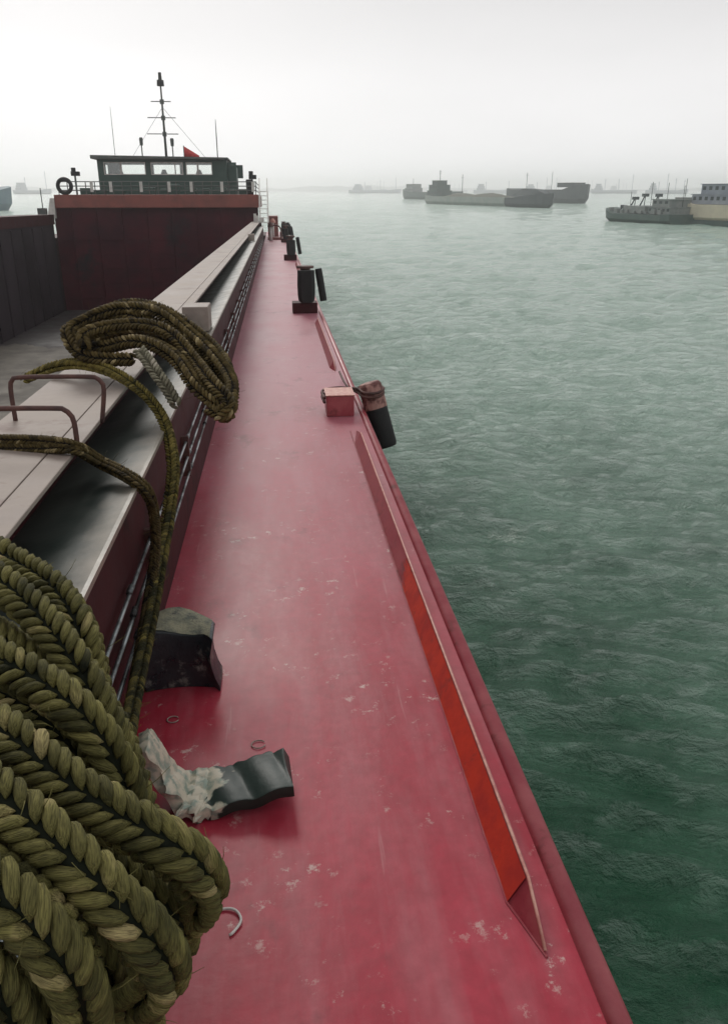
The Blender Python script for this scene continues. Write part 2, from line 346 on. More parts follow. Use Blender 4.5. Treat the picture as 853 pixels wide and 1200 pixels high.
# deck edge: long curb bars between the bollards
def curb(y0, y1, ramp, orange_to=None):
    b = MB()
    def ring(y, k=1.0, ex=None):
        prof = [(.752, .0), (.815, .112), (.823, .117), (.832, .112), (.846, .05), (.86, -.01), (.752, -.01)]
        if ex is not None: prof = [(ex+(x-ex)*k, z*k if z > 0 else z) for x, z in prof]
        return [(x, y, z) for x, z in prof]
    rings = [ring(y0, .02, .822)] + ([ring(y0+ramp*.5, .55, .82)] if ramp else []) + [ring(y0+ramp), ring(y1-.5), ring(y1, .05, .82)]
    b.loft(rings); o = b.build('curb_bar', M['red'], barge)
    e = MB(); e.tube([(.822, y0+.02, .010), (.821, y0+ramp*.5, .062), (.82, y0+ramp, .115), (.82, (y0+y1)/2, .115), (.82, y1-.5, .115)], .0065, 6)
    e.build('worn_edge', M['edge'], o, smooth=True)
    if orange_to:
        f = MB(); dx = -.0045; dz = .002
        n_ = 26; random.seed(3); vs = []
        for a_ in range(n_+1):                     # the far end of the primer is brushed out unevenly
            u = a_/n_; ye = orange_to + random.uniform(-.10, .16)*(1 if a_ % 2 else .4) + .25*u
            vs += [(.752+dx+.063*u, y0+ramp, .001+.112*u+dz), (.752+dx+.063*u, ye, .001+.112*u+dz)]
        f.add(vs, [(2*k_, 2*k_+1, 2*k_+3, 2*k_+2) for k_ in range(n_)])
        f.build('orange_face', M['orange'], o)
        n = MB(); random.seed(5)
        wl = [(.748+random.uniform(-.001, .001), y, .003) for y in np.arange(y0+ramp, y1, .03)]
        n.tube([(.822, y0, .003), (.786, y0+ramp*.5, .003)] + wl, .005, 5); n.build('weld_bead', M['red'], o)
curb(1.93, 8.75, .24, 4.75)
curb(12.2, 18.0, .3); curb(20.5, 36, .3); curb(39.5, 55, .3)
# inner groove angle near the gunwale
# low curb at the deck's far end, athwart
d = MB(); d.box(-.58, .9, 60, 60.8, 0, .18); d.build('deck_step', M['brown'], barge, bevel=.03)

# bollards welded on the deck edge
def bollard(y, kind):
    if kind == 0:
        b = MB(); b.box(.525, .855, y, y+.42, 0, .25); o = b.build('bollard_box', M['red'], barge, bevel=.012)
        t = MB(); t.box(.515, .865, y-.012, y+.432, .252, .264); t.build('cap_plate', M['edge'], o, bevel=.004)
    else:
        b = MB(); b.box(.32, .90, y, y+.5, 0, .24); o = b.build('bollard_base', M['darkred'], barge, bevel=.015)
        t = MB()
        t.tube([(.64, y+.25, .24), (.64, y+.25, .5), (.64, y+.25, 1.0)], [.13, .12, .12], 16)
        t.tube([(.64, y+.25, 1.0), (.64, y+.25, 1.05)], .20, 16); t.build('bollard_post', M['rust'], o, smooth=False)
bollard(9.42, 0)
ST = [(19.2, 1.0), (38.0, .9), (56.0, .9), (63.0, 1.0), (68.5, 1.0)]
for y, s in ST: bollard(y, 1)

# steel staples across the coaming top
for (lx, ly), (rx, ry), (bx, by), zt in (((3, 441), (118, 441), (124, 491), .27), ((-40, 486), (82, 478), (97, 527), .27)):
    B = onZ(bx, by, ZT); yb = B.y
    xr, xl, zz = B.x+.0, -1.42, ZT+zt
    T1 = onY(rx, ry, yb); T0 = onX(lx, ly, xl)
    zr = T1.z
    a = MB(); pr = [(xr-.02, yb, ZT-.02), (T1.x+.01, yb, zr-.06), (T1.x-.02, yb, zr-.012), (T1.x-.07, yb, zr),
                    (xl+.07, yb+.02, zr+.0), (xl+.015, yb+.02, zr-.015), (xl, yb+.02, zr-.07), (xl, yb+.02, ZT-.02)]
    a.tube(smooth_path(pr, .03), .0125, 10); a.build('steel_rung', M['rust'], barge, smooth=True)

# the hold
hf = MB(); hf.box(-14.1, -1.44, Y0+.4, YB, -4.25, -4.10); hf.build('hold_floor', M['holddark'], barge)  # dark base floor under the paler sheet
def wobble_sheet(y1, z):
    b = MB(); n = 60; rows = [Y0+.5, 20, 32, 36]; vs = []; fs = []
    for i in range(n+1):
        x = -13.75 + 12.3*i/n
        for r in rows: vs.append((x, r, z))
        vs.append((x, y1 + random.uniform(-.35, .35) + .8*math.sin(i*.35), z))
    m_ = len(rows)+1
    for i in range(n):
        for j in range(m_-1): fs.append((i*m_+j, (i+1)*m_+j, (i+1)*m_+j+1, i*m_+j+1))
    b.add(vs, fs); return b
wobble_sheet(41.0, -4.09).build('cargo_residue', M['holdfloor'], barge)
b = MB(); b.box(-14.1, -13.8, Y0+.4, YB, -4.1, 1.2); 
for y in np.arange(2, 54, 2.0): b.box(-13.8, -13.72, y, y+.06, -4.1, 1.1)
b.build('hold_side', M['holdside'], barge)
b = MB(); b.box(-15.2, -13.7, Y0, YB, 1.2, 1.78); b.build('far_coaming', M['darkred'], barge)
# bulkhead, recessed under the brown platform band
ztop, zband = onY(200, 228, YB).z, onY(200, 243.5, YB).z
b = MB(); b.box(-13.8, -1.1, YB+.5, YB+.8, -4.1, zband+.02)
for z in np.arange(-3.4, zband-.5, .9): b.box(-13.8, -1.1, YB+.44, YB+.5, z, z+.07)
for x in np.arange(-12.8, -1.3, 1.55): b.box(x, x+.06, YB+.4, YB+.5, -4.1, zband)
b.build('bulkhead', M['holdwall'], barge)
MB().box(-1.44, -.9, YB, YB+.8, -4.1, ZT).build('bulkhead_end', M['darkred'], barge)
xl, xr = onY(64, 235, YB).x, onY(303, 235, YB).x
b = MB(); b.box(xl, xr, YB, YB+14, zband, ztop); b.build('platform_band', M['brown'], barge, bevel=.03)
b = MB(); b.box(xl+.6, xr-.3, YB+1.0, YB+14, -4.1, zband); b.build('aft_house', M['greyg'], barge)
b = MB(); b.box(-16, -.5, YB+14.02, YS, -.3, -.02); b.box(-16, .95, YS-.3, YS, -5.2, -.35); b.build('aft_deck', M['darkred'], barge)
# pale slanting end plate and pole at the left end of the platform
b = MB(); b.add([(xl-.55, YB, zband-.6), (xl-.05, YB, zband-.6), (xl, YB, ztop-.2), (xl-.25, YB, ztop-.2),
                 (xl-.55, YB+.3, zband-.6), (xl-.05, YB+.3, zband-.6), (xl, YB+.3, ztop-.2), (xl-.25, YB+.3, ztop-.2)],
                [(0,1,2,3), (7,6,5,4), (0,4,5,1), (1,5,6,2), (2,6,7,3), (3,7,4,0)])
b.build('end_plate', M['white'], barge)
b = MB(); b.box(xl-1.1, xl-.6, YB, YB+.4, 1.78, 2.15); b.tube([(xl-.8, YB+.2, 1.8), (xl-.8, YB+.2, 3.3)], .03, 6); b.build('side_post', M['greyg'], barge)

# wheelhouse
YH = 60.0
hx0, hx1 = onY(115, 200, YH).x, onY(266, 200, YH).x
hz0, hz1 = ztop, onY(190, 187, YH).z
wz0, wz1 = onY(190, 204, YH).z, onY(190, 191, YH).z
def win_wall(y0, y1, spans, z0, z1, x0, x1, w0, w1):
    b = MB(); b.box(x0, x1, y0, y1, z0, w0); b.box(x0, x1, y0, y1, w1, z1); xs = [x0]
    for a, c in spans: xs += [a, c]
    xs.append(x1)
    for i in range(0, len(xs), 2): b.box(xs[i], xs[i+1], y0, y1, w0, w1)
    return b
fs_ = [(onY(a, 198, YH).x, onY(b_, 198, YH).x) for a, b_ in ((123, 141), (143, 170), (178, 205), (206, 214), (219, 231), (233, 248))]
house = MB()
for q in (win_wall(YH, YH+.12, fs_, hz0, hz1, hx0, hx1, wz0, wz1),):
    house.add(q.v, q.f)
bs_ = [(hx0+.9+i*2.25, hx0+2.75+i*2.25) for i in range(4)]
q = win_wall(YH+4.0, YH+4.12, bs_, hz0, hz1, hx0, hx1, wz0-.15, wz1+.05); house.add(q.v, q.f)
for xx in (hx0, hx1-.12):
    house.box(xx, xx+.12, YH+.12, YH+4.0, hz0, wz0); house.box(xx, xx+.12, YH+.12, YH+4.0, wz1, hz1)
    for yy in (YH+.12, YH+1.9, YH+3.6): house.box(xx, xx+.12, yy, yy+.4, wz0, wz1)
wh = house.build('wheelhouse', M['green'], barge)
b = MB(); ra, rb = onY(106, 183, YH-.5).x, onY(267, 183, YH-.5).x
b.add([(ra, YH-.6, hz1+.02), (rb, YH-.6, hz1+.02), (rb, YH+4.5, hz1+.02), (ra, YH+4.5, hz1+.02), (ra, YH-.6, hz1+.24), (rb, YH-.6, hz1+.12), (rb, YH+4.5, hz1+.12), (ra, YH+4.5, hz1+.24)],
      [(0,3,2,1),(4,5,6,7),(0,1,5,4),(1,2,6,5),(2,3,7,6),(3,0,4,7)])
b.build('roof', M['greyg'], wh)
for a, c_ in fs_:
    f = MB(); e = .05
    f.box(a-e, c_+e, YH-.03, YH-.004, wz0-e, wz0); f.box(a-e, c_+e, YH-.03, YH-.004, wz1, wz1+e); f.box(a-e, a, YH-.03, YH-.004, wz0, wz1); f.box(c_, c_+e, YH-.03, YH-.004, wz0, wz1)
    f.build('window_frame', M['white'], wh)
    MB().box(a, c_, YH+.05, YH+.06, wz0, wz1).build('window_pane', M['glass'], wh)
for xx in (-10.6, -7.6, -5.2): MB().tube([(xx, YH+2, hz0), (xx, YH+2, wz0-.1), (xx, YH+2, wz0+.35)], [.35, .3, .12], 10).build('console', M['greyg'], wh)
# side wing with a round port
wx0, wx1 = onY(266, 200, YH).x, onY(277, 200, YH).x
b = MB(); wt = onY(270, 190, YH).z; wb1 = onY(270, 193, YH).z; wb0 = onY(270, 199, YH).z; mid = (wx0+wx1)/2
b.box(wx0+.02, wx1, YH+.3, YH+.4, ztop, wb0); b.box(wx0+.02, wx1, YH+.3, YH+.4, wb1, wt); b.box(wx0+.02, wx0+.22, YH+.3, YH+.4, wb0, wb1); b.box(wx1-.15, wx1, YH+.3, YH+.4, wb0, wb1)
b.box(wx1-.1, wx1, YH+.4, YH+2.4, ztop, wt-.3)
b.build('wing_door', M['green'], wh)
# mast on the wheelhouse roof
mx_, zr0 = onY(195, 180, YH+1).x, hz1+.15
zt_ = onY(195, 88, YH+1).z
mast = MB(); mast.tube([(mx_, YH+1, zr0), (mx_, YH+1, (zr0+zt_)/2), (mx_, YH+1, zt_-.5)], [.09, .07, .05], 8)
mo = mast.build('mast', M['greyg'], barge, smooth=True)
for py, hw in ((119, 12), (138, 17), (157, 19)):
    z = onY(195, py, YH+1).z; k = hw*YH/F*.95
    q = MB(); q.tube([(mx_-k, YH+1, z), (mx_, YH+1, z), (mx_+k*.8, YH+1, z)], .03, 6); q.tube([(mx_, YH+1, z-.15), (mx_, YH+1, z+.12)], .14, 8); q.build('crossbar', M['greyg'], mo)
q = MB(); q.tube([(mx_, YH+1, zt_-.65), (mx_, YH+1, zt_-.3), (mx_, YH+1, zt_-.28), (mx_, YH+1, zt_+.15)], [.24, .22, .12, .10], 10); q.build('mast_lamp', M['black'], mo)
q = MB()
for k in (-1, 1): q.tube([(mx_, YH+1, (zr0+zt_)/2+.6), (mx_+k*2.6, YH+2.5, zr0)], .012, 4)
q.build('stay', M['greyg'], mo)
for px, pt, r in ((167, 161, .13), (203, 162, .13)):
    x = onY(px, 180, YH+1.5).x; zz = onY(px, pt, YH+1.5).z
    q = MB(); q.tube([(x, YH+1.5, zr0), (x, YH+1.5, zz)], .04, 6); q.tube([(x, YH+1.5, zz-.5), (x, YH+1.5, zz-.1), (x, YH+1.5, zz)], [r*.8, r, r*.7], 8); q.build('roof_lamp', M['greyg'], barge)
for px, pt, r in ((255, 140, .035), (135, 125, .02)):
    x = onY(px, 180, YH+2).x; q = MB(); q.tube([(x, YH+2, zr0), (x, YH+2, onY(px, (180+pt)/2, YH+2).z), (x, YH+2, onY(px, pt, YH+2).z)], [r, r, r*.5], 6); q.build('aerial', M['greyg'], barge)
# railing along the front of the platform
rz = onY(190, 213, YB+.3).z; rl = MB()
for k in (1., .66, .33): 
    z = ztop+(rz-ztop)*k; rl.tube([(xl+.3, YB+.2, z), (xr-.1, YB+.2, z)], .028, 6); rl.tube([(xr-.15, YB+.2, z), (xr-.15, YB+10, z)], .028, 6)
xx = xl+.3
while xx < xr: rl.tube([(xx, YB+.2, ztop), (xx, YB+.2, rz)], .03, 6); xx += .55
rl.build('railing', M['greyg'], barge)
random.seed(9)
# gear lashed behind the rail: dark lockers and drums
xx = xl+1.4
while xx < xr-1.2:
    w_ = random.uniform(.35, .9); h_ = random.uniform(.35, .85)*(rz-ztop)
    MB().box(xx, xx+w_, YB+1.0, YB+1.7, ztop+.003, ztop+h_).build('deck_locker', M['green'], barge, bevel=.03); xx += w_+random.uniform(.05, .5)
for i in range(7):
    x = xl+2.0+i*1.65+random.uniform(-.3, .3); MB().box(x, x+.18, YB+.12, YB+.17, ztop+.15, ztop+.75).build('white_board', M['white'], barge)
# lamp posts at both ends of the platform
for px, pt in ((90, 199), (296, 203)):
    x = onY(px, 220, YB+1).x; z = onY(px, pt, YB+1).z; q = MB()
    q.tube([(x, YB+1, ztop), (x, YB+1, z-.3)], .06, 8); q.build('post_light_pole', M['greyg'], barge)
    q = MB(); q.box(x-.2, x+.28, YB+.8, YB+1.2, z-.35, z-.1); q.tube([(x-.06, YB+1, z-.1), (x-.06, YB+1, z+.12)], .14, 8); q.build('search_light', M['black'], barge)
q = MB(); q.box(xr-.75, xr-.3, YB+.5, YB+1.0, ztop+.003, rz+.15); q.build('vent_box', M['black'], barge, bevel=.05)
# ladder, vents and pipes crowding the side deck beside the house
q = MB()
for xx in (-.95, -.45): q.tube([(xx, YB-1.5, 1.3), (xx, YB+2.2, ztop+.2)], .05, 6); q.tube([(xx, YB-1.5, 2.1), (xx, YB+2.2, ztop+1.0)], .035, 6)
for i in range(8):
    t = i/7; q.box(-.95, -.45, YB-1.5+3.7*t-.1, YB-1.5+3.7*t+.1, 1.3+(ztop+.2-1.3)*t-.02, 1.3+(ztop+.2-1.3)*t+.02)
q.build('ladder', M['white'], barge)
MB().box(-.98, -.7, YB-2.6, YB-1.9, ZT+.003, ZT+.3).build('side_locker', M['white'], barge, bevel=.02)
for x, y, h_ in ((-1.25, 53.0, .5), (-1.1, 52.0, .4)): MB().tube([(x, y, ZT+.002), (x, y, ZT+h_)], .08, 8).build('air_pipe', M['white'], barge)
for i, (x, y, h_, r) in enumerate(((-.2, 62, 1.1, .12), (-.35, 58.5, .9, .12))):
    q = MB(); q.tube([(x, y, 0), (x, y, h_*.5), (x, y, h_)], [r, r*.8, r*.8], 10); o = q.build('vent_post', M['white'], barge, smooth=True)
    MB().tube([(x, y, h_+.003), (x, y, h_+.12), (x, y, h_+.3)], [r*1.7, r*1.6, r*.5], 10).build('vent_cap', M['rust'] if i else M['edge'], o)
q = MB(); q.tube(smooth_path([(-.4, 59.5, 0), (-.4, 59.5, .75), (0, 59.5, 1.0), (.35, 59.5, .75), (.35, 59.5, 0)], .1), .05, 8); q.build('pipe_arch', M['rust'], barge, smooth=True)
q = MB(); q.box(-.6, .2, 66, 70, 0, 1.5); q.build('stern_locker', M['brown'], barge, bevel=.03)

# small welded rings and lashing eyes on the deck
for px, py, r in ((203, 843, .026), (303, 872, .030)):
    p = onZ(px, py, .006); a = MB()
    a.tube([(p.x+r*math.cos(t)*1.1, p.y+r*math.sin(t), .006) for t in np.linspace(.6, 6.0, 16)], .003, 5); a.build('weld_ring', M['plate'], barge, smooth=True)

barge.matrix_world = TILT

# ------------------------------------------------------------------ things standing or hanging on the barge
# flag
fx = onY(216, 181, YH+3); q = empty('flag', (fx.x, YH+3, zr0)); SHIPTOP.append(q)
tag(q, 'small red flag on a short staff above the wheelhouse roof', 'flag')
MB().tube([(0, 0, 0), (0, 0, .9)], .03, 6).build('staff', M['greyg'], q)
f = MB(); vs = []; n = 10
for i in range(n+1):
    t = i/n; ww = 1.05*t
    for z in (0, 1): vs.append((ww, .12*math.sin(t*7), .12 + z*(.75*(1-t*.75)) - .05*t))
f.add(vs, [(2*i, 2*i+2, 2*i+3, 2*i+1) for i in range(n)])
fo = f.build('cloth', M['flag'], q, smooth=True); so_ = fo.modifiers.new('thick', 'SOLIDIFY'); so_.thickness = .01
# tyre at the left rail end
c0 = onY(76, 218, YB+.1); a = MB(); n = 24; r0, r1 = .40, .12; vs = []; fs = []
for i in range(n):
    A_ = 2*math.pi*i/n
    for k in range(10):
        B_ = 2*math.pi*k/10; rr = r0+r1*math.cos(B_); vs.append((rr*math.cos(A_), r1*1.1*math.sin(B_), rr*math.sin(A_)))
for i in range(n):
    for k in range(10): fs.append((i*10+k, ((i+1)%n)*10+k, ((i+1)%n)*10+(k+1)%10, i*10+(k+1)%10))
a.add(vs, fs); o = a.build('tyre', M['black'], smooth=True); o.location = c0; SHIPTOP.append(o)
tag(o, 'dark tyre ring hung at the left end of the railing in front of the wheelhouse', 'tyre')

# fenders hanging over the side
FEND_G = 'rubber fenders hung over the red deck edge'
def fender(loc, r, L_, lean, pitch_, label, top=True):
    e = empty('fender', loc); tag(e, label, 'fender', FEND_G); SHIPTOP.append(e)
    b = MB(); ring = []
    hs = [0, .02, .06, .3*L_, .6*L_, L_-.04, L_]; rs = [r*.86, r*.97, r, r*1.02, r, r*.98, r*.88]
    d = Vector((lean, pitch_, -1)).normalized()
    pts = [Vector((0, 0, 0)) + d*h for h in hs]; b.tube(pts, rs, 20); b.build('rubber_body', M['black'], e, smooth=True)
    if top:
        t = MB(); t.tube([-d*.03, -d*.022, d*.01, d*.10, d*.20, d*.30], [r*.72, r*.9, r*1.04, r*1.06, r*1.05, r*1.04], 18); t.build('worn_sleeve', M['log'], e)
    return e
p1 = onY(432, 452, 10.1)
fd = fender((1.075, 9.75, .31), .14, .80, .27, -.16, 'nearest black log fender with worn pinkish top, lashed to the red deck box')
lp = MB()
for dz in (0, .05): lp.tube(smooth_path([(.50, 9.46, .17+dz), (.50, 9.8, .19+dz), (.68, 9.88, .23+dz*.5), (.86, 9.87, .22+dz*.5), (.93, 9.72, .22+dz), (.99, 9.56, .20+dz), (1.16, 9.56, .20+dz), (1.25, 9.74, .22+dz), (1.16, 9.93, .22+dz), (1.0, 9.9, .21+dz), (.92, 9.74, .22+dz)], .04), .017, 7)
lp.tube(smooth_path([(.92, 9.75, .24), (.89, 10.2, .15), (.86, 10.9, .10), (.84, 11.7, .11)], .1), .015, 6)
o = lp.build('lashing_rope', M['rust'], smooth=True); SHIPTOP.append(o)
tag(o, 'dark lashing looped round the red box and the nearest log fender', 'rope')
LBL = ['black fender hanging beside the second bollard, its flat side to the water', 'small black fender hanging by the third bollard down the deck', 'black fender hanging by the fourth bollard near the stern', 'black fender hanging by the fifth bollard beside the wheelhouse', 'farthest black fender, at the last bollard towards the stern']
for i, (y, s) in enumerate(ST):
    fender((.95, y+.35, .98), .085 if i < 2 else .14, .74, .15, -.08, LBL[i], False)
# black tyre-rubber sleeve draped on each bollard post
SL = ['tall black rubber slab leaning on the second bollard box', 'black rubber slab on the third bollard, far down the deck', 'black rubber slab on the fourth bollard near the stern', 'black rubber slab on the fifth bollard beside the wheelhouse', 'black rubber slab on the farthest bollard at the stern']
for i, (y, s) in enumerate(ST):
    e = MB(); hh = 1.12*s; pr = []
    for t in np.linspace(0, 1, 9): pr.append((.52+.0*t, t))
    rings = []
    for k, (z, wd) in enumerate(((.245, .14), (.30, .19), (.42, .205), (.65, .21), (.88, .20), (.97, .20))):
        rings.append([(.65-wd, y+.02, z*s), (.65-wd*.6, y-.07, z*s), (.65+wd*.6, y-.07, z*s), (.65+wd, y+.02, z*s), (.65+wd*.9, y+.09, z*s), (.65-wd*.9, y+.09, z*s)])
    e.loft(rings); o = e.build('rubber_slab', M['black'], bevel=.015); SHIPTOP.append(o); tag(o, SL[i], 'rubber slab', 'rubber slabs on the bollards')

# rubber mats on the deck
def sheet(name, nx, ny, fn, th, m, ext=None):
    vs = []; fs = []
    for i in range(nx+1):
        for j in range(ny+1): vs.append(fn(i/nx, j/ny))
    for i in range(nx):
        for j in range(ny): fs.append((i*(ny+1)+j, (i+1)*(ny+1)+j, (i+1)*(ny+1)+j+1, i*(ny+1)+j+1))
    b = MB(); b.add(vs, fs); o = b.build(name, m, smooth=True)
    s = o.modifiers.new('solid', 'SOLIDIFY'); s.thickness = th; s.offset = 1
    v = o.modifiers.new('bev', 'BEVEL'); v.width = th*.25; v.segments = 2
    return o
sb = MB(); rings = []
for z, k in ((.004, 1.02), (.03, 1.02), (.08, .97), (.15, .93), (.22, .92), (.28, .95), (.32, .97), (.335, .93)):
    x0, x1 = -.775, -.775+.385*k; yb = 3.76 - .05*math.sin(z*6)*.4 + .05*z; fr_ = []
    for q_ in range(13): u = q_/12; fr_.append((x0+(x1-x0)*u, yb - .07 + .035*math.sin(math.pi*u)**.8 - .03*(u > .95), z + .02*math.sin(u*5+1)*(z > .3)))
    for q_ in range(12, -1, -1): u = q_/12; fr_.append((x0+(x1-x0)*u, yb + .11 + .07*math.sin(math.pi*u), z + .03*math.sin(u*4)*(z > .3)))
    rings.append(fr_)
sb.loft(rings, caps=False); sb.f.append(tuple(range((len(rings)-1)*26, len(rings)*26)))
o = sb.build('rubber_slab', M['wet_rubber'], smooth=True, bevel=.008); SHIPTOP.append(o)
tp = MB(); top = rings[-1]; n_ = 7; vs = []; random.seed(14)
for i_ in range(13):
    a_, b_ = Vector(top[i_]), Vector(top[25-i_])
    for k_ in range(n_): t_ = k_/(n_-1); p_ = a_.lerp(b_, t_); vs.append((p_.x, p_.y, p_.z+.003+.012*math.sin(math.pi*t_)+random.uniform(0, .005)))
tp.add(vs, [(i_*n_+k_, (i_+1)*n_+k_, (i_+1)*n_+k_+1, i_*n_+k_+1) for i_ in range(12) for k_ in range(n_-1)]); tp.build('worn_top', M['dusty'], o, smooth=True)
tag(o, 'shiny black hollowed slab of rubber standing on the red deck against the coaming', 'rubber slab')
def paint_mask():
    m = bpy.data.materials.new('half_painted_rubber'); m.use_nodes = True; t = m.node_tree; L = t.links; b = t.nodes['Principled BSDF']
    tc = N(t, 'ShaderNodeTexCoord'); sx = N(t, 'ShaderNodeSeparateXYZ'); L.new(tc.outputs['Generated'], sx.inputs[0])
    n = N(t, 'ShaderNodeTexNoise'); n.inputs['Scale'].default_value = 9; n.inputs['Detail'].default_value = 8; L.new(tc.outputs['Object'], n.inputs[0])
    a = N(t, 'ShaderNodeMath', operation='MULTIPLY_ADD'); L.new(n.outputs[0], a.inputs[0]); a.inputs[1].default_value = .55; L.new(sx.outputs[0], a.inputs[2])
    r = N(t, 'ShaderNodeMapRange'); r.inputs[1].default_value = .76; r.inputs[2].default_value = .79; L.new(a.outputs[0], r.inputs[0])
    n2 = N(t, 'ShaderNodeTexNoise'); n2.inputs['Scale'].default_value = 22; n2.inputs['Detail'].default_value = 6; L.new(tc.outputs['Object'], n2.inputs[0])
    c1 = N(t, 'ShaderNodeMixRGB'); c1.inputs[1].default_value = (.50, .46, .36, 1); c1.inputs[2].default_value = (.22, .27, .22, 1)
    r2 = N(t, 'ShaderNodeMapRange'); r2.inputs[1].default_value = .45; r2.inputs[2].default_value = .62; L.new(n2.outputs[0], r2.inputs[0]); L.new(r2.outputs[0], c1.inputs[0])
    c2 = N(t, 'ShaderNodeMixRGB'); L.new(r.outputs[0], c2.inputs[0]); L.new(c1.outputs[0], c2.inputs[1]); c2.inputs[2].default_value = (.008, .024, .019, 1)
    L.new(c2.outputs[0], b.inputs['Base Color']); b.inputs['Roughness'].default_value = .45
    bp = N(t, 'ShaderNodeBump'); bp.inputs['Strength'].default_value = .5; bp.inputs['Distance'].default_value = .004; L.new(n2.outputs[0], bp.inputs['Height']); L.new(bp.outputs[0], b.inputs['Normal'])
    return m
B0 = onZ(205, 968, 0); B1 = onZ(346, 950, 0)
def fb(u, v):
    ux = Vector((B1.x-B0.x, B1.y-B0.y, 0)); ln = ux.length; ux.normalize(); uy = Vector((-ux.y, ux.x, 0))
    s = -.14 + (ln+.14)*u; z = .012 + .34*max(0, (.30-u)/.30)**1.5 + .07*max(0, (u-.45)/.55)**1.2
    wd = (.235*(.55+.45*min(1, u/.3)) if u < .3 else .235*(1+.12*(u-.3))) + .008*math.sin(u*31) + .005*math.sin(u*67)
    lift = .010*math.sin(math.pi*v) + .008*math.sin(u*23+v*3)*(u > .4) + (.022*math.sin(u*47+v*9)*math.sin(v*13+u*5) if u < .42 else 0)
    p = B0 + ux*(s if u > .3 else s + .06*(.3-u)) + uy*(wd*v + .10*max(0, .35-u)); return (p.x, p.y, z+lift)
o = sheet('rubber_mat', 60, 24, fb, .055, paint_mask()); SHIPTOP.append(o)
tag(o, 'dark green curled rubber strip, left end smeared with pale paint, beside the rope heap', 'rubber mat')
# white string loop
p = onZ(276, 1080, .006); a = MB()
a.tube(smooth_path([(p.x-.09, p.y+.045, .006), (p.x-.04, p.y+.06, .007), (p.x, p.y+.045, .01), (p.x+.02, p.y, .008), (p.x-.01, p.y-.05, .006), (p.x-.03, p.y-.055, .006)], .012), .005, 6)
o = a.build('string', M['white'], smooth=True); SHIPTOP.append(o); tag(o, 'short white curl of string on the red deck beside the rope heap', 'string')

# mooring bitt under the rope heap
q = empty('mooring_bitt', (-.47, .75, 0)); tag(q, 'dark steel mooring bitt buried under the heap of olive rope', 'bitt'); SHIPTOP.append(q)
MB().tube([(0, 0, 0), (0, 0, .6), (0, 0, 1.15)], [.12, .11, .11], 20).build('post', M['black'], q, smooth=False)
MB().tube([(0, 0, 1.152), (0, 0, 1.2)], .14, 20).build('cap', M['black'], q)

# ropes
def rope_obj(name, paths, R, m, label, cat='rope', lod=1, seed=1, group=None, low_shade=0):
    rnd = random.Random(seed); mb = MB()
    for P in paths: plait(mb, P, R, rnd, lod, None, low_shade)
    for P in paths:
        ps = smooth_path(P, .05)
        for p in ps:
            for _ in range(2 if lod else 1):
                d1 = Vector([rnd.gauss(0, 1) for _ in range(3)]).normalized(); a_ = p + d1*R*.95; d2 = Vector([rnd.gauss(0, 1) for _ in range(3)])*.012
                mb.tube([a_, a_+d1*.010+d2, a_+d1*.014+d2*2.2], [.0009, .0008, .0004], 3)
    o = mb.build(name, m, smooth=True); SHIPTOP.append(o); return tag(o, label, cat, group)
D = lambda L_: [atD(*p) for p in L_]
heap = [
 [(-90,610,2.35),(-30,632,2.3),(20,662,2.2),(65,692,2.1),(93,735,2.02),(108,790,2.0),(120,850,2.0)],
 [(-80,650,2.05),(-20,672,2.0),(35,712,1.92),(80,765,1.86),(115,825,1.83),(145,890,1.83),(165,960,1.86),(170,1010,1.9)],
 [(-90,735,1.72),(-30,762,1.70),(30,792,1.66),(80,825,1.62),(118,868,1.62),(142,920,1.66),(150,980,1.75)],
 [(-90,810,1.50),(-30,838,1.47),(30,880,1.42),(85,925,1.39),(140,960,1.38),(190,988,1.38),(226,1016,1.42),(238,1050,1.52),(204,1084,1.62)],
 [(-90,870,1.55),(-20,900,1.52),(50,950,1.5),(110,1000,1.48),(165,1045,1.48),(200,1075,1.52),(205,1110,1.6)],
 [(-90,880,1.32),(-30,915,1.30),(30,962,1.27),(85,1010,1.25),(135,1060,1.25),(175,1105,1.28),(190,1145,1.36),(160,1170,1.45)],
 [(-90,985,1.22),(-35,1015,1.20),(20,1055,1.18),(65,1105,1.18),(92,1155,1.22),(98,1210,1.3),(90,1260,1.4)],
 [(-90,1090,1.16),(-40,1120,1.16),(0,1170,1.18),(20,1230,1.25),(25,1290,1.35)],
 # strands lying underneath
 [(-90,700,2.0),(-20,740,1.95),(50,790,1.9),(100,850,1.88),(130,920,1.9),(140,1000,1.95)],
 [(-90,775,1.85),(-20,800,1.84),(50,840,1.82),(100,900,1.82),(130,970,1.86)],
 [(-90,700,2.25),(-20,730,2.2),(40,775,2.15),(90,840,2.1),(120,920,2.1)],
 [(-90,860,1.75),(-20,880,1.72),(60,930,1.68),(110,990,1.66),(140,1060,1.7),(150,1140,1.8)],
 [(-90,1000,1.50),(-20,1030,1.47),(50,1080,1.45),(110,1120,1.46),(140,1180,1.52),(145,1260,1.6)],
 [(-90,940,1.65),(-20,980,1.62),(60,1030,1.6),(120,1080,1.6),(160,1130,1.62),(165,1200,1.7),(165,1280,1.8)],
 [(-90,1120,1.4),(-10,1150,1.38),(50,1190,1.4),(90,1250,1.45),(100,1300,1.5)],
]
rope_obj('mooring_rope', [D(p) for p in heap], .0525, M['rope'], 'big heap of thick plaited olive green mooring rope in the near left corner', seed=4)
